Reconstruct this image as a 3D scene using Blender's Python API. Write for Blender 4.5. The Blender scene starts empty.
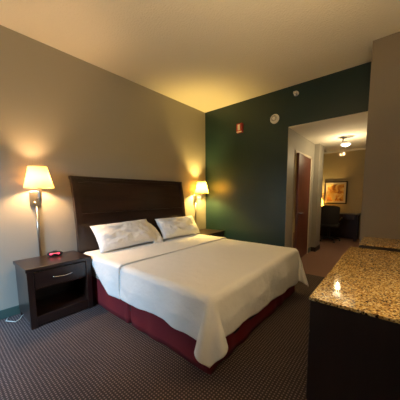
import bpy, bmesh, math, random
from mathutils import Vector, Matrix, noise
random.seed(7)
S = bpy.context.scene
C = S.collection
PI = math.pi

# ------------------------------------------------------------------ camera
cam = bpy.data.cameras.new('camera'); co = bpy.data.objects.new('camera', cam); C.objects.link(co)
yaw, pitch, roll, F = 0.704, -0.110, -0.010, 228.1
fw = Vector((-math.sin(yaw)*math.cos(pitch), math.cos(yaw)*math.cos(pitch), math.sin(pitch)))
r0 = Vector((math.cos(yaw), math.sin(yaw), 0)); u0 = r0.cross(fw)
rt = r0*math.cos(roll) + u0*math.sin(roll); up = u0*math.cos(roll) - r0*math.sin(roll)
M = Matrix((rt, up, -fw)).transposed().to_4x4(); M.translation = Vector((3.173, -3.978, 1.315))
co.matrix_world = M
cam.sensor_width = 36; cam.lens = 36*F/400
cam.shift_x = 1.1/400; cam.shift_y = 20.9/400
cam.clip_start = 0.02
S.camera = co
# ------------------------------------------------------------------ world, light, exposure
S.view_settings.view_transform = 'Standard'; S.view_settings.look = 'None'
S.view_settings.gamma = 1; S.view_settings.use_curve_mapping = False
S.view_settings.exposure = 0.2
W = bpy.data.worlds.new('world'); S.world = W; W.use_nodes = True
W.node_tree.nodes['Background'].inputs[0].default_value = (0.45, 0.62, 1, 1)
W.node_tree.nodes['Background'].inputs[1].default_value = 0.15
def area(name, loc, direction, sx, sy, power, col):
    l = bpy.data.lights.new(name, 'AREA'); l.shape = 'RECTANGLE'; l.size = sx; l.size_y = sy
    l.energy = power; l.color = col
    o = bpy.data.objects.new(name, l); C.objects.link(o); o.location = loc
    o.rotation_euler = Vector(direction).to_track_quat('-Z', 'Y').to_euler()
    return o
area('daylight', (1.45, -6.3, 2.3), (-0.25, 1, -0.58), 0.9, 0.8, 620, (0.40, 0.68, 1))
BULB = 46.0
area('ceiling_fill', (3.36, -3.0, 2.0), (-0.25, -0.1, 1), 0.25, 0.3, 40, (1, .72, .38))  # added warm fill that brightens the ceiling, no lamp object behind it
area('counter_fill', (3.42, -2.45, 1.5), (-0.15, -.1, -1), 0.12, 0.15, 3.5, (1, .76, .45))  # small added fill over the granite top, likewise without a lamp
def bulb_light(name, loc, power, col, r=0.03):
    l = bpy.data.lights.new(name, 'POINT'); l.energy = power; l.color = col; l.shadow_soft_size = r
    o = bpy.data.objects.new(name, l); C.objects.link(o); o.location = loc
    return o

# ------------------------------------------------------------------ materials
def mat(name, col, rough=0.6, metal=0.0, coat=0.0, emit=None, estr=0, sheen=0):
    m = bpy.data.materials.new(name); m.use_nodes = True
    b = m.node_tree.nodes['Principled BSDF']
    b.inputs['Base Color'].default_value = (*col, 1); b.inputs['Roughness'].default_value = rough
    b.inputs['Metallic'].default_value = metal; b.inputs['Coat Weight'].default_value = coat
    b.inputs['Coat Roughness'].default_value = 0.12
    b.inputs['Sheen Weight'].default_value = sheen
    if emit: b.inputs['Emission Color'].default_value = (*emit, 1); b.inputs['Emission Strength'].default_value = estr
    return m
def N(m, t, **kw):
    n = m.node_tree.nodes.new(t)
    for k, v in kw.items(): setattr(n, k, v)
    return n
def L(m, a, b): m.node_tree.links.new(a, b)
def bsdf(m): return m.node_tree.nodes['Principled BSDF']
def coords(m, scale=(1, 1, 1)):
    t = N(m, 'ShaderNodeTexCoord'); mp = N(m, 'ShaderNodeMapping'); mp.inputs['Scale'].default_value = scale
    L(m, t.outputs['Object'], mp.inputs[0]); return mp.outputs[0]
def ramp(m, fac, stops, interp='LINEAR'):
    r = N(m, 'ShaderNodeValToRGB'); r.color_ramp.interpolation = interp
    e = r.color_ramp.elements
    while len(e) < len(stops): e.new(0.5)
    for el, (p, c) in zip(e, stops): el.position = p; el.color = (*c, 1)
    L(m, fac, r.inputs[0]); return r.outputs[0]
def add_bump(m, scale, strength, dist=0.01, detail=3, vec=None):
    n = N(m, 'ShaderNodeTexNoise'); n.inputs['Scale'].default_value = scale; n.inputs['Detail'].default_value = detail
    L(m, vec or coords(m), n.inputs[0])
    b = N(m, 'ShaderNodeBump'); b.inputs['Strength'].default_value = strength; b.inputs['Distance'].default_value = dist
    L(m, n.outputs[0], b.inputs['Height']); L(m, b.outputs[0], bsdf(m).inputs['Normal'])
def wood(name, c0, c1, rough=0.35, scale=(1, 1, 1), coat=0.2):
    m = mat(name, c0, rough, coat=coat)
    v = coords(m, scale)
    n = N(m, 'ShaderNodeTexNoise'); n.inputs['Scale'].default_value = 14; n.inputs['Detail'].default_value = 6; n.inputs['Distortion'].default_value = 0.4
    L(m, v, n.inputs[0]); L(m, ramp(m, n.outputs[0], [(0.35, c0), (0.7, c1)]), bsdf(m).inputs['Base Color'])
    return m
m_wall = mat('greige_paint', (0.34, 0.315, 0.265), 0.55); add_bump(m_wall, 220, 0.12, 0.003)
m_wall_shaded = mat('shaded_greige_paint', (0.225, 0.185, 0.135), 0.5); add_bump(m_wall_shaded, 220, 0.12, 0.003)  # wall greige made darker: the pier's shade is put into its colour
m_green = mat('dark_green_paint', (0.010, 0.032, 0.028), 0.38); add_bump(m_green, 220, 0.12, 0.003)
m_ceil = mat('stippled_ceiling', (0.84, 0.78, 0.65), 0.85); add_bump(m_ceil, 55, 0.55, 0.012, 5)
m_trim = mat('cream_trim', (0.62, 0.56, 0.44), 0.45)
m_base = mat('dark_green_vinyl', (0.045, 0.085, 0.075), 0.5)
m_wood = wood('espresso_wood', (0.016, 0.0075, 0.006), (0.034, 0.015, 0.011), 0.28, (1, 0.12, 1))
m_woodv = wood('espresso_wood_upright', (0.016, 0.0075, 0.006), (0.034, 0.015, 0.011), 0.28, (1, 1, 0.12))
m_dresser = wood('shaded_espresso_wood', (0.010, 0.005, 0.004), (0.018, 0.009, 0.007), 0.45, (1, 1, 0.12), 0.0)  # nightstand espresso darkened, the dresser's shade is part of this colour
m_inside = mat('dark_cabinet_inside', (0.012, 0.009, 0.008), 0.6)
m_door = wood('cherry_veneer', (0.11, 0.020, 0.009), (0.17, 0.034, 0.015), 0.4, (1, 1, 0.08))
m_nickel = mat('brushed_nickel', (0.42, 0.38, 0.33), 0.3, 1.0)
m_chrome = mat('chrome', (0.8, 0.8, 0.8), 0.15, 1.0)
m_black = mat('black_plastic', (0.012, 0.012, 0.013), 0.3)
m_white = mat('white_plastic', (0.88, 0.87, 0.82), 0.4)
m_red = mat('red_enamel', (0.45, 0.03, 0.02), 0.4)
m_label = mat('white_label', (0.8, 0.7, 0.6), 0.5)
m_sheet = mat('white_cotton', (0.92, 0.90, 0.86), 0.8, sheen=0.15); add_bump(m_sheet, 12, 0.5, 0.02, 4)
m_pillow = mat('white_pillowcase', (0.91, 0.89, 0.86), 0.8, sheen=0.15); add_bump(m_pillow, 13, 0.9, 0.025, 5)
m_mattress = mat('beige_ticking', (0.58, 0.50, 0.38), 0.85)
wv = N(m_mattress, 'ShaderNodeTexWave', bands_direction='Z'); wv.inputs['Scale'].default_value = 14
L(m_mattress, coords(m_mattress), wv.inputs[0]); L(m_mattress, ramp(m_mattress, wv.outputs[0], [(0.2, (0.36, 0.28, 0.18)), (0.6, (0.66, 0.58, 0.46))]), bsdf(m_mattress).inputs['Base Color'])
m_skirt = mat('burgundy_fabric', (0.19, 0.008, 0.012), 0.8); add_bump(m_skirt, 60, 0.3, 0.004)
m_cord = mat('white_cord', (0.6, 0.58, 0.52), 0.5)
m_uphol = mat('black_upholstery', (0.018, 0.015, 0.014), 0.6)
m_glass = mat('window_glass', (1, 1, 1), 0.02); bsdf(m_glass).inputs['Transmission Weight'].default_value = 1
# shade: cloth that lets the bulb's light through
m_shade = bpy.data.materials.new('lampshade_cloth'); m_shade.use_nodes = True
nt = m_shade.node_tree; nt.nodes.remove(nt.nodes['Principled BSDF'])
d = nt.nodes.new('ShaderNodeBsdfDiffuse'); d.inputs[0].default_value = (0.85, 0.72, 0.46, 1)
t = nt.nodes.new('ShaderNodeBsdfTranslucent'); t.inputs[0].default_value = (0.92, 0.58, 0.17, 1)
mx = nt.nodes.new('ShaderNodeMixShader'); mx.inputs[0].default_value = 0.2
nt.links.new(d.outputs[0], mx.inputs[1]); nt.links.new(t.outputs[0], mx.inputs[2])
nt.links.new(mx.outputs[0], nt.nodes['Material Output'].inputs[0])
m_bulb = mat('bulb_glass', (1, 0.9, 0.7), 0.4, emit=(1, 0.78, 0.4), estr=12)
nb = m_bulb.node_tree; nb.nodes.remove(nb.nodes['Principled BSDF'])
_a = nb.nodes.new('ShaderNodeAddShader'); _t = nb.nodes.new('ShaderNodeBsdfTransparent'); _e = nb.nodes.new('ShaderNodeEmission')
_e.inputs[0].default_value = (1, 0.72, 0.3, 1); _e.inputs[1].default_value = 4
nb.links.new(_t.outputs[0], _a.inputs[0]); nb.links.new(_e.outputs[0], _a.inputs[1]); nb.links.new(_a.outputs[0], nb.nodes['Material Output'].inputs[0])
m_dish = mat('lit_frosted_glass', (0.9, 0.85, 0.7), 0.4, emit=(1, 0.9, 0.7), estr=2.2)
m_led = mat('red_led', (0.4, 0.01, 0.02), 0.4, emit=(1, 0.06, 0.12), estr=2.5)
# granite
m_gran = mat('yellow_granite', (0.5, 0.35, 0.15), 0.05)
gc = coords(m_gran)
v1 = N(m_gran, 'ShaderNodeTexVoronoi'); v1.inputs['Scale'].default_value = 145; L(m_gran, gc, v1.inputs[0])
sep = N(m_gran, 'ShaderNodeSeparateColor'); L(m_gran, v1.outputs['Color'], sep.inputs[0])
gcol = ramp(m_gran, sep.outputs[0], [(0.0, (0.035, 0.02, 0.010)), (0.11, (0.24, 0.12, 0.04)), (0.30, (0.52, 0.32, 0.10)), (0.6, (0.70, 0.47, 0.17)), (0.82, (0.82, 0.64, 0.32)), (0.95, (0.30, 0.17, 0.07))], 'CONSTANT')
n2 = N(m_gran, 'ShaderNodeTexNoise'); n2.inputs['Scale'].default_value = 30; n2.inputs['Detail'].default_value = 4; L(m_gran, gc, n2.inputs[0])
mm = N(m_gran, 'ShaderNodeMix', data_type='RGBA', blend_type='MULTIPLY'); mm.inputs[0].default_value = 0.4
L(m_gran, gcol, mm.inputs[6]); L(m_gran, ramp(m_gran, n2.outputs[0], [(0.38, (0.45, 0.38, 0.3)), (0.58, (1, 1, 1))]), mm.inputs[7])
L(m_gran, mm.outputs[2], bsdf(m_gran).inputs['Base Color'])
# carpet: dark loop pile with a grid of pale flecks
m_carpet = mat('flecked_carpet', (0.06, 0.045, 0.045), 0.95)
t = N(m_carpet, 'ShaderNodeTexCoord'); mp = N(m_carpet, 'ShaderNodeMapping')
mp.inputs['Rotation'].default_value = (0, 0, 0); mp.inputs['Scale'].default_value = (46, 46, 46)
L(m_carpet, t.outputs['Object'], mp.inputs[0])
v = N(m_carpet, 'ShaderNodeTexVoronoi', voronoi_dimensions='2D'); v.inputs['Scale'].default_value = 1; v.inputs['Randomness'].default_value = 0.12
L(m_carpet, mp.outputs[0], v.inputs[0])
dots = ramp(m_carpet, v.outputs['Distance'], [(0.10, (0.23, 0.165, 0.15)), (0.36, (0.034, 0.021, 0.020))])
nn = N(m_carpet, 'ShaderNodeTexNoise'); nn.inputs['Scale'].default_value = 2.2; nn.inputs['Detail'].default_value = 5
L(m_carpet, t.outputs['Object'], nn.inputs[0])
mm = N(m_carpet, 'ShaderNodeMix', data_type='RGBA', blend_type='MULTIPLY'); mm.inputs[0].default_value = 0.5
L(m_carpet, dots, mm.inputs[6]); L(m_carpet, ramp(m_carpet, nn.outputs[0], [(0.35, (0.65, 0.62, 0.62)), (0.65, (1, 1, 1))]), mm.inputs[7])
L(m_carpet, mm.outputs[2], bsdf(m_carpet).inputs['Base Color'])
m_carpet2 = mat('hall_carpet', (0.22, 0.12, 0.085), 0.95); add_bump(m_carpet2, 150, 0.4, 0.006)
# painting: loose warm brush blots
m_art = mat('warm_blot_painting', (0.8, 0.5, 0.1), 0.6)
ac = coords(m_art, (1, 1, 1)); an = N(m_art, 'ShaderNodeTexNoise'); an.inputs['Scale'].default_value = 5.5; an.inputs['Detail'].default_value = 3; an.inputs['Distortion'].default_value = 0.8
L(m_art, ac, an.inputs[0])
L(m_art, ramp(m_art, an.outputs[0], [(0.34, (0.28, 0.09, 0.02)), (0.44, (0.62, 0.26, 0.04)), (0.52, (0.85, 0.55, 0.10)), (0.62, (0.9, 0.75, 0.35))]), bsdf(m_art).inputs['Base Color'])
m_mat = mat('cream_mount', (0.7, 0.6, 0.4), 0.8)

# ------------------------------------------------------------------ mesh helpers
def link(name, bm, m, parent=None, smooth=False):
    bmesh.ops.recalc_face_normals(bm, faces=bm.faces[:])
    me = bpy.data.meshes.new(name); bm.to_mesh(me); bm.free()
    if smooth:
        for p in me.polygons: p.use_smooth = True
        if smooth == 'auto':
            me.set_sharp_from_angle(angle=math.radians(35))
    me.materials.append(m)
    o = bpy.data.objects.new(name, me); C.objects.link(o)
    if parent: o.parent = parent
    return o
def box(bm, x0, x1, y0, y1, z0, z1, bev=0.0, seg=2):
    t = bmesh.new(); g = bmesh.ops.create_cube(t, size=1)
    for v_ in t.verts: v_.co = Vector(((x0+x1)/2 + v_.co.x*(x1-x0), (y0+y1)/2 + v_.co.y*(y1-y0), (z0+z1)/2 + v_.co.z*(z1-z0)))
    if bev: bmesh.ops.bevel(t, geom=t.edges[:], offset=bev, segments=seg, affect='EDGES', profile=0.5)
    merge(bm, t); return bm
def merge(bm, t):
    me = bpy.data.meshes.new('tmp'); t.to_mesh(me); t.free(); bm.from_mesh(me); bpy.data.meshes.remove(me)
def B(*a, **k): return box(bmesh.new(), *a, **k)
def lathe(bm, prof, loc=(0, 0, 0), axis='Z', seg=32, cap=True):
    t = bmesh.new(); rings = []
    for r, z in prof:
        rings.append([t.verts.new((r*math.cos(2*PI*i/seg), r*math.sin(2*PI*i/seg), z)) for i in range(seg)])
    for a, b in zip(rings, rings[1:]):
        for i in range(seg): t.faces.new((a[i], a[(i+1) % seg], b[(i+1) % seg], b[i]))
    if cap:
        t.faces.new(rings[0][::-1]); t.faces.new(rings[-1])
    R_ = {'Z': Matrix(), 'X': Matrix.Rotation(PI/2, 4, 'Y'), 'Y': Matrix.Rotation(PI/2, 4, 'X')}[axis]
    t.transform(Matrix.Translation(loc) @ R_)
    merge(bm, t); return bm
def tube(bm, pts, r, seg=10):
    pts = [Vector(p) for p in pts]; t = bmesh.new(); rings = []
    n0 = None
    for i, p in enumerate(pts):
        d = (pts[min(i+1, len(pts)-1)] - pts[max(i-1, 0)]).normalized()
        if n0 is None: n0 = d.orthogonal().normalized()
        n0 = (n0 - d*n0.dot(d)).normalized(); b_ = d.cross(n0)
        rr = r[i] if isinstance(r, (list, tuple)) else r
        rings.append([t.verts.new(p + (n0*math.cos(2*PI*k/seg) + b_*math.sin(2*PI*k/seg))*rr) for k in range(seg)])
    for a, b in zip(rings, rings[1:]):
        for i in range(seg): t.faces.new((a[i], a[(i+1) % seg], b[(i+1) % seg], b[i]))
    t.faces.new(rings[0][::-1]); t.faces.new(rings[-1])
    merge(bm, t); return bm
def thing(name, label, cat, loc=(0, 0, 0), rz=0, group=None):
    o = bpy.data.objects.new(name, None); C.objects.link(o); o.location = loc; o.rotation_euler = (0, 0, rz)
    o['label'] = label; o['category'] = cat
    if group: o['group'] = group
    return o
def tag(o, label, cat, group=None):
    o['label'] = label; o['category'] = cat
    if group: o['group'] = group
    return o
def struct(name, bm, m):
    o = link(name, bm, m); o['kind'] = 'structure'; return o
def copy_tree(o, parent=None):
    c = o.copy(); C.objects.link(c)
    if parent: c.parent = parent
    for ch in list(o.children): copy_tree(ch, c)
    return c

# ------------------------------------------------------------------ the setting
H, HS = 3.07, 2.438            # ceiling height, hall ceiling height
XO, XP, XR, YB = 1.768, 2.88, 3.56, -5.6
struct('floor', B(-0.1, XR+.1, YB-.1, 0.0, -0.1, 0), m_carpet)
struct('floor_hall', B(-0.1, XR+.1, 0.0, 4.3, -0.1, 0), m_carpet2)
struct('ceiling', B(-0.1, XR+.1, YB-.1, 4.3, H, H+.1), m_ceil)
struct('ceiling_hall', B(XO, XR, -0.001, 3.05, HS-.008, HS), m_ceil)
struct('trim_1', B(XO-.4, XR, 3.0, 3.05, HS-.035, HS+.05), m_trim)
struct('wall_left', B(-0.1, 0, YB-.1, 4.3, 0, H), m_wall)
g = B(0, XO, 0, 0.12, 0, H); box(g, XO, XR, 0, 0.12, HS, H)
struct('wall_back', g, m_green)
struct('wall_pier', B(XP, XR, -0.5, 0.0, 0, H), m_wall_shaded)
struct('wall_right', B(XR, XR+.1, YB-.1, 4.3, 0, H), m_wall)
g = B(XO-.1, XO, 0.12, 0.40, 0, H); box(g, XO-.1, XO, 0.40, 1.40, 2.08, H); box(g, XO-.1, XO, 1.40, 2.1, 0, H)
struct('wall_hall_left', g, m_wall)
struct('wall_reveal', B(XO, XO+.006, -0.001, 0.4, 0, HS), m_wall)
struct('wall_hall_stub', B(XO, 1.87, 1.7, 2.1, 0, HS), m_wall)
struct('wall_hall_right', B(2.95, 3.05, 0.12, 3.05, 0, HS), m_wall)
struct('wall_far', B(-0.1, XR+.1, 4.2, 4.3, 0, H), mat('ochre_paint', (0.42, 0.33, 0.17), 0.55))
# wall behind the camera with its window
wx0, wx1, wz0, wz1 = 0.15, 1.35, 0.6, 2.0
g = B(-.1, wx0, YB-.1, YB, 0, H); box(g, wx1, XR+.1, YB-.1, YB, 0, H); box(g, wx0, wx1, YB-.1, YB, 0, wz0); box(g, wx0, wx1, YB-.1, YB, wz1, H)
struct('wall_front', g, m_wall)
g = B(wx0, wx0+.05, YB-.08, YB-.02, wz0, wz1); box(g, wx1-.05, wx1, YB-.08, YB-.02, wz0, wz1)
box(g, wx0, wx1, YB-.08, YB-.02, wz0, wz0+.05); box(g, wx0, wx1, YB-.08, YB-.02, wz1-.05, wz1); box(g, (wx0+wx1)/2-.025, (wx0+wx1)/2+.025, YB-.08, YB-.02, wz0, wz1)
struct('window_1', g, m_white)
struct('baseboard_left', B(0, 0.012, YB, 0, 0, 0.10, bev=.003), m_base)
struct('baseboard_back', B(0.012, XO-.012, -0.012, 0, 0, 0.10, bev=.003), m_base)
g = B(XO, 1.882, 1.688, 1.70, 0, 0.10); box(g, 1.87, 1.882, 1.70, 2.1, 0, 0.10)
struct('baseboard_hall', g, mat('dark_brown_vinyl', (0.03, 0.018, 0.014), 0.5))
struct('baseboard_hall_left', B(XO, XO+.012, 1.45, 1.688, 0, .1), m_base)

# door, standing slightly ajar out of its opening
dr = thing('door_1', '', 'door', (XO-.015, 1.40, 0), math.radians(3.5)); del dr['label']; del dr['category']; dr['kind'] = 'structure'
link('door_leaf', B(-.02, .02, -.98, 0, .012, 2.07, bev=.002), m_door, dr)
hd = lathe(bmesh.new(), [(0.026, 0), (0.026, .008), (.011, .012), (.011, .055)], (.02, -.90, .97), 'X', 16)
tube(hd, [(.07, -.90, .97), (.074, -.86, .972), (.07, -.78, .968)], [.014, .013, .010])
link('door_handle', hd, m_chrome, dr, 'auto')
g = B(XO, XO+.012, 1.40, 1.45, 0, 2.12); box(g, XO, XO+.012, .35, .40, 0, 2.12); box(g, XO, XO+.012, .35, 1.45, 2.075, 2.12)
struct('trim_2', g, m_trim)

# ------------------------------------------------------------------ bed
bed = thing('bed', 'king bed with dark sleigh headboard and burgundy skirt against greige wall', 'bed', (0, 0, 0))
def hb_x(z):                  # the front face of the headboard leans back in a curve
    if z < .7: return .165
    s = (z-.7)/.88
    return .165 - .105*s**2.1
def hb_strip(y0, y1, z0, z1, front, thick, n=18):
    t = bmesh.new(); R1 = []
    for i in range(n+1):
        z = z0 + (z1-z0)*i/n; x = hb_x(z)+front
        R1.append([t.verts.new(p) for p in ((x, y0, z), (x, y1, z), (x-thick, y1, z), (x-thick, y0, z))])
    for a, b in zip(R1, R1[1:]):
        for k in range(4): t.faces.new((a[k], a[(k+1) % 4], b[(k+1) % 4], b[k]))
    t.faces.new(R1[0]); t.faces.new(R1[-1][::-1])
    return t
HY0, HY1 = -2.80, -.83
hb = link('headboard', hb_strip(HY0+.05, HY1-.05, .25, 1.565, -.012, .025), m_wood, bed, 'auto')
link('headboard_post', hb_strip(HY0, HY0+.075, 0, 1.56, .008, .055), m_woodv, hb, 'auto')
link('headboard_post', hb_strip(HY1-.075, HY1, 0, 1.56, .008, .055), m_woodv, hb, 'auto')
link('top_rail', hb_strip(HY0-.004, HY1+.004, 1.545, 1.58, .014, .07, 3), m_wood, hb)
link('middle_rail', hb_strip(HY0+.075, HY1-.075, 1.075, 1.10, .012, .04, 3), m_wood, hb)
link('middle_rail', hb_strip(HY0+.075, HY1-.075, 1.50, 1.545, .002, .03, 3), m_wood, hb)
MX0, MX1, MY0, MY1, MZ = .20, 2.24, -2.755, -.835, .585
link('mattress', B(MX0, MX1, MY0, MY1, .31, MZ, bev=.045, seg=4), m_mattress, bed, 'auto')
link('box_spring', B(MX0, MX1-.02, MY0+.02, MY1-.02, .13, .31, bev=.02), m_inside, bed)
for x in (.35, 2.12):
    for y in (MY0+.15, MY1-.15): link('leg', lathe(bmesh.new(), [(.03, 0), (.035, .13)], (x, y, 0), seg=12), m_inside, bed)
# skirt: a gathered ribbon round three sides
def skirt_path():
    pts = []
    x = .36
    while x < 2.2: pts.append((x, MY0+.004, 0, -1)); x += .012
    y = MY0+.004
    while y < MY1-.004: pts.append((2.222, y, 1, 0)); y += .012
    x = 2.2
    while x > .36: pts.append((x, MY1-.004, 0, 1)); x -= .012
    return pts
t = bmesh.new(); cols = []
for i, (x, y, nx, ny) in enumerate(skirt_path()):
    row = []
    for j in range(9):
        f = j/8; z = .44*(1-f)+.004
        a = .004+.006*f
        w = a*math.sin(i*.19+math.sin(i*.07)*2)*.6 + .006*f*noise.noise(Vector((i*.03, f, 3)))
        piv = 0
        for px in ((1.18,),):
            if ny == -1: dd = abs(x-px[0]); piv -= .035*math.exp(-(dd/.014)**2)*(.4+.6*f)
            if ny == -1: piv += .012*math.exp(-((x-1.13)/.03)**2)*f
        w += piv-.004
        row.append(t.verts.new((x+nx*(w+.004*f), y+ny*(w+.004*f), z)))
    cols.append(row)
for a, b in zip(cols, cols[1:]):
    for j in range(8): t.faces.new((a[j], b[j], b[j+1], a[j+1]))
sk = link('bed_skirt', t, m_skirt, bed, True)
md = sk.modifiers.new('thick', 'SOLIDIFY'); md.thickness = .004; md.offset = -1

# cloth laid over the mattress: flat cloth coordinates folded over the edges
def drape(name, x0, over_foot, near_hem, far_hem, ztop, out, wr, nx=110, ny=130, seed=0, x_end=None, tail=.30, lat=.24):
    X1, Y0, Y1 = MX1+out, MY0-out, MY1+out
    R = .05
    t = bmesh.new(); G = []
    xe = x_end if x_end is not None else X1 + over_foot
    def edge(d):              # distance past the start of the rounding -> (outward, down)
        if d <= 0: return d, 0
        q = R*PI/2
        if d < q: a = d/R; return R*math.sin(a), R*(1-math.cos(a))
        return R, R + d-q
    for i in range(nx+1):
        fx = i/nx; row = []
        for j in range(ny+1):
            fy = j/ny
            s = x0 + (xe-x0)*fx
            nh, fh = near_hem(s), far_hem
            if fy < .22: tt = Y0 - nh*(1-fy/.22)
            elif fy > .78: tt = Y1 + fh*(fy-.78)/.22
            else: tt = Y0 + (Y1-Y0)*(fy-.22)/.56
            dx = s-(X1-R) if x_end is None else -1
            dy = (Y0+R)-tt if tt < (Y0+Y1)/2 else tt-(Y1-R)
            sg = -1 if tt < (Y0+Y1)/2 else 1
            P = None; along = 0
            if dx > 0 and x_end is None:
                # the foot hem falls lower toward the far side
                k = 1 + .28*max(0, (tt-Y0)/(Y1-Y0)); dx *= min(k, 1.3)
            if dx > 0 and dy > 0:
                r = math.hypot(dx, dy); a = math.atan2(dy, dx)
                o_, dn = edge(r)
                hang = max(0, r-R*1.2)
                outx = o_*math.cos(a); outy = o_*math.sin(a)
                w = math.sin(2*a)
                e = hang*tail*w**1.3; l = hang*lat*math.sin(4*a)
                e += hang*.035*math.sin(14*a)*w
                px = (X1-R)+outx + (e*.62 + l*.6)
                py = (outy + (e*.78 - l*.6))
                drop = dn - hang*(1-math.cos(.38*w))*1.0
                z = ztop - drop
                P = Vector((px, (Y0+R)-py if sg < 0 else (Y1-R)+py, z))
                nrm = Vector((math.cos(a), sg*math.sin(a), 0))
                hang_f = min(1, hang/.2)
            else:
                if dx > 0:
                    o_, dn = edge(dx); P = Vector(((X1-R)+o_, tt, ztop-dn)); nrm = Vector((1, 0, 0)); hang_f = min(1, max(0, dn-R)/.15); along = tt
                elif dy > 0:
                    o_, dn = edge(dy); P = Vector((s, (Y0+R)-o_ if sg < 0 else (Y1-R)+o_, ztop-dn)); nrm = Vector((0, sg, 0)); hang_f = min(1, max(0, dn-R)/.15); along = s
                else:
                    P = Vector((s, tt, ztop)); nrm = Vector((0, 0, 1)); hang_f = 0; along = 0
            if P.z > ztop-.02: nrm = Vector((0, 0, 1))
            q = Vector((P.x*1.7+seed, P.y*1.7, P.z*1.2))
            amp = wr*(.6+1.2*hang_f)
            P += nrm*(amp*(noise.noise(q*1.3) + .5*noise.noise(q*3.3) + .28*noise.noise(q*7) + hang_f*.5*abs(noise.noise(Vector((along*3+P.z*5 if dx > 0 or dy > 0 else 0, seed, P.z*3))))) + amp*1.0)
            if hang_f > 0 and not (dx > 0 and dy > 0):
                P += nrm*(hang_f*.010*(1+math.sin(along*13+seed+noise.noise(Vector((along*2, seed, 0)))*2)))
            P.z = max(P.z, .015)
            row.append(t.verts.new(P))
        G.append(row)
    for i in range(nx):
        for j in range(ny): t.faces.new((G[i][j], G[i+1][j], G[i+1][j+1], G[i][j+1]))
    o = link(name, t, m_sheet, None, True)
    md = o.modifiers.new('thick', 'SOLIDIFY'); md.thickness = .012 if x_end else .004; md.offset = -1 if x_end else 1
    return o
def hem_sheet(x):
    pts = [(.20, .04), (.50, .065), (.60, .17), (.74, .26), (.9, .33), (1.2, .34), (3, .34)]
    for (a, b), (c, d_) in zip(pts, pts[1:]):
        if x <= c: return b + (d_-b)*max(0, (x-a))/(c-a)
    return .3
def hem_cover(x): return .30 + .012*math.sin(x*6+1) + .015*max(0, (x-2.0)/.25)
o = drape('flat_sheet', .24, 0, hem_sheet, .22, MZ+.032, .036, .004, seed=3.1, x_end=1.085, nx=60)
tag(o, 'plain white sheet at head of bed under both pillows', 'sheet')
o = drape('coverlet', 1.055, .305, hem_cover, .28, MZ+.010, .014, .008, seed=8.4, tail=.20, lat=.32)
tag(o, 'white top cover draped over bed with long corner tail at foot', 'bedspread')

# pillows
def pillow_mesh(w, h, th, seed, n=44):
    t = bmesh.new()
    for side in (1, -1):
        G = []
        for i in range(n+1):
            row = []
            for j in range(n+1):
                u = -1+2*i/n; v_ = -1+2*j/n
                e = max(0, (1-abs(u)**3.2))**.55 * max(0, (1-abs(v_)**2.8))**.6
                pull = 1-.07*(1-abs(u)**2)*abs(v_)**2; pu = 1-.05*(1-abs(v_)**2)*abs(u)**2
                wv_ = noise.noise(Vector((u*2+seed, v_*2, side)))*.16 + .14*noise.noise(Vector((u*4+seed, v_*4+u*2, side*2))) + .07*noise.noise(Vector((u*10, v_*6+seed, side)))
                cr = .10*math.sin(7*math.atan2(v_, abs(u)+.3)+seed)*(abs(u)**2)
                row.append(t.verts.new((u*w/2*pu, v_*h/2*pull, side*th/2*e*(1+wv_*1.5+cr)+side*.002)))
            G.append(row)
        for i in range(n):
            for j in range(n): t.faces.new((G[i][j], G[i+1][j], G[i+1][j+1], G[i][j+1]))
    bmesh.ops.remove_doubles(t, verts=t.verts[:], dist=.0045)
    return t
def pillow(yc, w, h, tilt, x, zb, roll_, seed, th=.17):
    t = pillow_mesh(w, h, th, seed)
    # local x -> world y, local y -> up, local z -> world +x ; then lean back and roll
    Mx = Matrix(((0, 0, 1, 0), (1, 0, 0, 0), (0, 1, 0, 0), (0, 0, 0, 1)))
    t.transform(Matrix.Translation((0, 0, h/2)))if False else None
    t.transform(Matrix.Translation((x, yc, zb)) @ Matrix.Rotation(-tilt, 4, 'Y') @ Matrix.Rotation(roll_, 4, 'X') @ Matrix.Translation((0, 0, h/2)) @ Mx)
    return t
p1 = link('pillow', pillow(-2.25, .88, .39, math.radians(35), .50, MZ+.054, math.radians(1.5), 1.3, .21), m_pillow, None, True)
tag(p1, 'plump white pillow on the lamp-side left, nearest the black alarm clock', 'pillow', None)
# loose open end of the first pillow's case
t = bmesh.new(); rows = []
for i in range(13):
    f = i/12; row = []
    for j in range(11):
        g_ = j/10
        zz = .03+.33*(1-.30*f)*g_*(1-.10*f); yy = -1.87 + f*(.18-.05*g_)
        xx = .51 - .63*zz*.9 + .035*math.sin(g_*PI)*(1-.3*f) + .008*math.sin(f*9+g_*4)
        row.append(t.verts.new((xx, yy, MZ+zz)))
    rows.append(row)
for a, b in zip(rows, rows[1:]):
    for j in range(10): t.faces.new((a[j], b[j], b[j+1], a[j+1]))
fl = link('pillowcase_end', t, m_pillow, p1, True); md = fl.modifiers.new('t', 'SOLIDIFY'); md.thickness = .03; md.offset = 0
p2 = link('pillow', pillow(-1.235, .88, .375, math.radians(35), .50, MZ+.054, math.radians(-1.0), 5.2, .20), m_pillow, None, True)
tag(p2, 'white pillow on the far side of bed, beside the corner nightstand', 'pillow', None)

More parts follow.
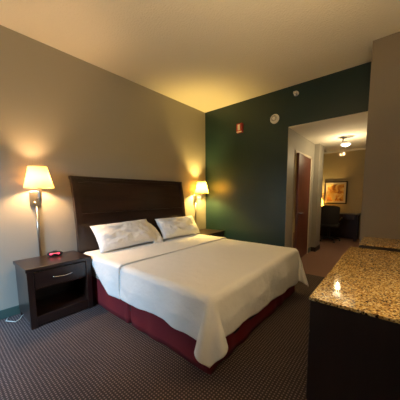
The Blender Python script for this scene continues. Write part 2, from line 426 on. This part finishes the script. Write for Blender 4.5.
# ------------------------------------------------------------------ nightstands
def nightstand():
    r = thing('nightstand', 'dark wood nightstand holding the black alarm clock, left of bed', 'nightstand', (.02, -3.44, 0))
    w, dp, h = .635, .50, .62
    link('top', B(0, dp, 0, w, h-.035, h, bev=.003), m_wood, r)
    for y in (0.012, w-.042): link('side_panel', B(.02, dp-.035, y, y+.03, 0.06, h-.035), m_woodv, r)
    for y in (.008, w-.063):
        link('front_post', B(dp-.06, dp-.006, y, y+.055, 0, h-.035, bev=.002), m_woodv, r)
        link('rear_leg', B(.01, .05, y+.008, y+.05, 0, h-.035, bev=.002), m_woodv, r)
    link('back_panel', B(.01, .025, .04, w-.04, .08, h-.035), m_inside, r)
    link('shelf', B(.025, dp-.03, .04, w-.04, .09, .115), m_wood, r)
    link('bottom_rail', B(dp-.045, dp-.012, .063, w-.063, .015, .115, bev=.002), m_wood, r)
    link('divider', B(.025, dp-.03, .04, w-.04, .385, .40), m_wood, r)
    dw = link('drawer', B(.06, dp-.01, .067, w-.067, .405, h-.045, bev=.003), m_wood, r)
    pts = [(dp-.008+.028*math.sin(PI*i/12)**.6, .225+.20*i/12, .492 - .010*math.sin(PI*i/12)) for i in range(13)]
    link('drawer_handle', tube(bmesh.new(), pts, .006, 8), m_chrome, dw, True)
    return r
ns = nightstand()
ns2 = copy_tree(ns); ns2.location = (.02, -.70, 0); ns2.scale = (1.06, 1, .95)
ns2['label'] = 'dark wood nightstand in the corner by the green wall, mostly hidden by bed'

# ------------------------------------------------------------------ wall lamps
def wall_lamp():
    r = thing('wall_lamp', 'lit wall lamp with tapered cream shade above the alarm clock nightstand', 'lamp', (0, -3.175, 1.30))
    link('back_plate', B(0, .022, -.055, .055, -.085, .085, bev=.004), m_nickel, r)
    kb = lathe(bmesh.new(), [(.006, 0), (.006, .014), (.012, .016), (.012, .03), (.006, .034)], (.02, -.02, -.05), 'X', 14)
    link('switch_knob', kb, m_nickel, r, 'auto')
    tube_ = tube(bmesh.new(), [(.02, .02, 0), (.08, .022, 0), (.14, .012, 0), (.175, 0, 0), (.18, 0, .02), (.18, 0, .06)], .009)
    link('arm', tube_, m_nickel, r, True)
    link('socket', lathe(bmesh.new(), [(.010, -.055), (.016, -.04), (.018, .0), (.018, .07), (.015, .10)], (.18, 0, .02), seg=18), m_nickel, r, 'auto')
    sh = bmesh.new(); lathe(sh, [(.143, .115), (.088, .345)], (.18, 0, 0), seg=48, cap=False)
    s = link('lamp_shade', sh, m_shade, r, True)
    for rr, z in ((.143, .115), (.088, .345)):
        rim = tube(bmesh.new(), [(.18+rr*math.cos(a*PI/24), rr*math.sin(a*PI/24), z) for a in range(49)], .0025, 6)
        if z > .3:
            for a in range(3): tube(rim, [(.18, 0, .335), (.18+.087*math.cos(a*2*PI/3), .087*math.sin(a*2*PI/3), .344)], .002, 6)
        link('shade_ring', rim, m_nickel, s)
    bl = lathe(bmesh.new(), [(.013, .12), (.016, .145), (.029, .185), (.031, .205), (.022, .23), (.004, .238)], (.18, 0, 0), seg=20)
    link('bulb', bl, m_bulb, r, True).visible_shadow = True
    link('cord_cover', tube(bmesh.new(), [(.014, 0, -.085), (.014, 0, -.678)], .011, 12), m_nickel, r, True)
    return r
wl = wall_lamp()
wl2 = copy_tree(wl); wl2.location = (0, -.355, 1.25)
wl2['label'] = 'lit wall lamp with glowing yellow shade in the corner by green wall'
for b_, (yy, zz, cc, pw) in zip(('bedside_glow', 'corner_glow'), ((-3.175, 1.30, (1, .60, .27), .85), (-.355, 1.25, (1, .66, .17), 2.1))):
    bulb_light(b_, (.18, yy, zz+.215), BULB*pw, cc, .038)

# ------------------------------------------------------------------ alarm clock and cord
ck = thing('alarm_clock', 'small black oval alarm clock with glowing red display on nightstand', 'alarm clock', (.13, -3.06, .62), math.radians(-18))
body = bmesh.new(); bmesh.ops.create_uvsphere(body, u_segments=28, v_segments=16, radius=1)
for v_ in body.verts:
    c_ = v_.co; v_.co = Vector((c_.x*.052, c_.y*.082, .027 + (c_.z*.027 if c_.z > 0 else max(c_.z, -.75)/.75*.027)))
link('clock_body', body, m_black, ck, True)
dpy = B(.036, .0485, -.05, .05, .022, .040, bev=.003); link('display', dpy, m_led, ck)
link('snooze_button', lathe(bmesh.new(), [(.022, .050), (.022, .056), (.018, .058)], (-.012, 0, 0), seg=20), m_black, ck)
cd = link('power_cord', tube(bmesh.new(), [(.006+.03, -3.53, .01), (.10, -3.56, .006), (.20, -3.50, .006), (.17, -3.455, .006), (.10, -3.42, .006), (.05, -3.33, .03)], .004, 8), m_cord, None, True)
tag(cd, 'thin white cord on carpet behind nightstand left leg', 'cord')

# ------------------------------------------------------------------ dressers with granite tops
def cabinet(name, label, cat, x0, x1, y0, y1, h, top, n):
    r = thing(name, label, cat, (x0, y0, 0))
    w, l = x1-x0, y1-y0
    link('countertop', B(0, w, 0, l, h-top, h, bev=.003), m_gran, r)
    link('body', B(.012, w-.005, .006, l-.006, .0, h-top), m_dresser, r)
    for k in range(n):
        a = .05 + k*(l-.1)/n; b_ = a+(l-.1)/n-.012
        for z0, z1 in ((.09, .30), (.31, .52), (.53, h-top-.02)):
            dw = link('drawer', B(-.004, .012, a, b_, z0, z1, bev=.003), m_dresser, r)
            c_ = (a+b_)/2
            link('drawer_handle', tube(bmesh.new(), [(-.004-.022*math.sin(PI*i/8)**.6, c_-.08+.02*i, (z0+z1)/2) for i in range(9)], .006, 8), m_chrome, dw, True)
    return r
cabinet('dresser', 'dark dresser with polished speckled yellow granite top in right foreground', 'dresser', 2.85, XR-.005, -2.66, -1.055, .75, .018, 2)
cabinet('refrigerator_cabinet', 'slightly taller dark granite-topped cabinet between dresser and grey pier', 'cabinet', 2.925, XR-.005, -1.045, -.505, .79, .015, 1)

# ------------------------------------------------------------------ devices on the green wall
al = thing('fire_alarm', 'small red fire alarm strobe high on the green wall', 'fire alarm', (.862, 0, 2.585))
link('housing', B(-.062, .062, -.05, 0, -.085, .085, bev=.006), m_red, al)
link('strobe_lens', B(-.022, .026, -.078, -.05, -.045, .06, bev=.010), m_label, al)
link('label_strip', B(-.055, .055, -.053, -.049, -.082, -.062), m_label, al)
sd = thing('smoke_detector', 'round white smoke detector on green wall beside the hall opening', 'smoke detector', (1.533, 0, 2.615))
link('base', lathe(bmesh.new(), [(.078, 0), (.078, .012), (.07, .018)], axis='Y', seg=36), m_white, sd, 'auto')
dm = lathe(bmesh.new(), [(.066, .018), (.064, .034), (.05, .046), (.018, .05)], axis='Y', seg=36); link('cover', dm, m_white, sd, 'auto')
gr = bmesh.new()
for a in range(18):
    t = bmesh.new(); box(t, .028, .052, -.0495, -.040, -.0035, .0035); t.transform(Matrix.Rotation(a*2*PI/18, 4, 'Y')); merge(gr, t)
link('grille', gr, mat('grey_slots', (.25, .24, .2), .6), sd)
sp = thing('sprinkler_head', 'small brass and chrome sprinkler head near top of green wall', 'sprinkler', (1.879, 0, 2.93))
link('escutcheon', lathe(bmesh.new(), [(.042, 0), (.040, .006), (.022, .012)], axis='Y', seg=24), m_chrome, sp, 'auto')
link('body', lathe(bmesh.new(), [(.014, .010), (.014, .035), (.009, .04)], axis='Y', seg=12), m_chrome, sp, 'auto')
fr = bmesh.new()
for s in (-1, 1): tube(fr, [(s*.012, -.03, 0), (s*.022, -.045, 0), (s*.016, -.062, 0), (0, -.07, 0)], .0035, 8)
link('frame', fr, m_chrome, sp)
link('deflector', B(-.026, .026, -.074, -.070, -.018, .018), m_chrome, sp)

# ------------------------------------------------------------------ hall light
hl = thing('ceiling_light', 'small dark-stemmed ceiling light with glowing glass dish in the hall', 'ceiling light', (2.345, 1.42, HS))
link('canopy', lathe(bmesh.new(), [(.02, -.028), (.055, -.022), (.062, 0)], seg=28), m_nickel, hl, 'auto')
link('stem', tube(bmesh.new(), [(0, 0, -.02), (.0, 0, -.09)], .012), m_nickel, hl, True)
fk = bmesh.new()
for s in (-1, 1): tube(fk, [(0, 0, -.085), (.025+s*.04, 0, -.10), (.05+s*.07, 0, -.14)], .007, 8)
link('bracket', fk, m_nickel, hl, True)
link('glass_dish', lathe(bmesh.new(), [(.085, -.14), (.082, -.155), (.055, -.18), (.015, -.19)], (.05, 0, 0), seg=32), m_dish, hl, True)
for s in (-.03, .03): link('pull_chain', tube(bmesh.new(), [(s, 0, -.15), (s, 0, -.36)], .0015, 6), m_nickel, hl)
bulb_light('hall_glow', (2.395, 1.42, HS-.33), 17, (1, .78, .45), .03)

# ------------------------------------------------------------------ far room
pc = thing('framed_picture', 'framed yellow and orange painting on the far wall above desk', 'picture', (1.80, 4.2, 1.365))
g = bmesh.new(); pw, ph = .31, .345
for a in ((-pw, pw, ph-.035, ph), (-pw, pw, -ph, -ph+.035)): box(g, a[0], a[1], -.035, 0, a[2], a[3], bev=.004)
for a in ((-pw, -pw+.035), (pw-.035, pw)): box(g, a[0], a[1], -.035, 0, -ph, ph, bev=.004)
link('frame', g, m_wood, pc)
link('mount', B(-pw+.03, pw-.03, -.015, -.002, -ph+.03, ph-.03), m_mat, pc)
link('canvas', B(-pw+.09, pw-.09, -.020, -.012, -ph+.09, ph-.09), m_art, pc)
dk = thing('desk', 'dark writing desk against the far room wall', 'desk', (1.2, 3.62, 0))
link('desktop', B(0, 1.27, 0, .575, .72, .755, bev=.003), m_wood, dk)
for x in (.01, 1.20): link('leg', B(x, x+.06, .01, .07, 0, .72), m_woodv, dk); link('leg', B(x, x+.06, .50, .56, 0, .72), m_woodv, dk)
link('modesty_panel', B(.07, 1.20, .30, .32, .02, .72), m_wood, dk)
link('drawer', B(.72, 1.19, .015, .50, .60, .72, bev=.003), m_wood, dk)
ch = thing('desk_chair', 'black upholstered desk chair with rounded back facing the desk', 'chair', (1.84, 3.28, 0), math.radians(4))
bk = bmesh.new(); n = 20; G = []
for i in range(n+1):
    u = -1+2*i/n; row = []
    for j in range(n+1):
        f = j/n; ht = 1.02-.05*abs(u)**2.5
        z = .50+(ht-.50)*f; wdt = .26*(1-.10*(1-f))
        row.append(bk.verts.new((u*wdt, -.22-.05*f+.05*u*u, z)))
    G.append(row)
for i in range(n):
    for j in range(n): bk.faces.new((G[i][j], G[i+1][j], G[i+1][j+1], G[i][j+1]))
bo = link('backrest', bk, m_uphol, ch, True); md = bo.modifiers.new('t', 'SOLIDIFY'); md.thickness = .07; md.offset = 0
md = bo.modifiers.new('b', 'BEVEL'); md.width = .02; md.segments = 3
link('seat', B(-.25, .25, -.24, .24, .42, .51, bev=.035, seg=4), m_uphol, ch, 'auto')
for s in (-1, 1): link('armrest', tube(bmesh.new(), [(s*.25, .14, .46), (s*.29, .14, .56), (s*.29, .10, .66), (s*.29, -.12, .66), (s*.26, -.22, .62)], .016), m_black, ch, True)
link('gas_lift', lathe(bmesh.new(), [(.035, .08), (.028, .25), (.024, .42)], seg=16), m_black, ch, 'auto')
for k in range(5):
    a = k*2*PI/5+.3; c_, s_ = math.cos(a), math.sin(a)
    lg = link('leg', tube(bmesh.new(), [(0, 0, .11), (c_*.16, s_*.16, .095), (c_*.28, s_*.28, .07)], [.028, .02, .014]), m_black, ch, True)
    link('caster', lathe(bmesh.new(), [(.020, -.022), (.027, -.016), (.027, .016), (.020, .022)], (c_*.28, s_*.28, .027), 'X', 14), m_black, lg, 'auto')
dl = thing('desk_lamp', 'lit desk lamp peeking past the hall wall edge on desk', 'lamp', (1.40, 3.92, .755))
link('base', lathe(bmesh.new(), [(.075, 0), (.075, .012), (.02, .02), (.012, .05), (.012, .25)], seg=24), m_nickel, dl, 'auto')
link('lamp_shade', lathe(bmesh.new(), [(.15, .20), (.10, .42)], seg=40, cap=False), m_shade, dl, True)
bulb_light('desk_glow', (1.40, 3.92, .755+.30), 45, (1, .68, .25), .03)
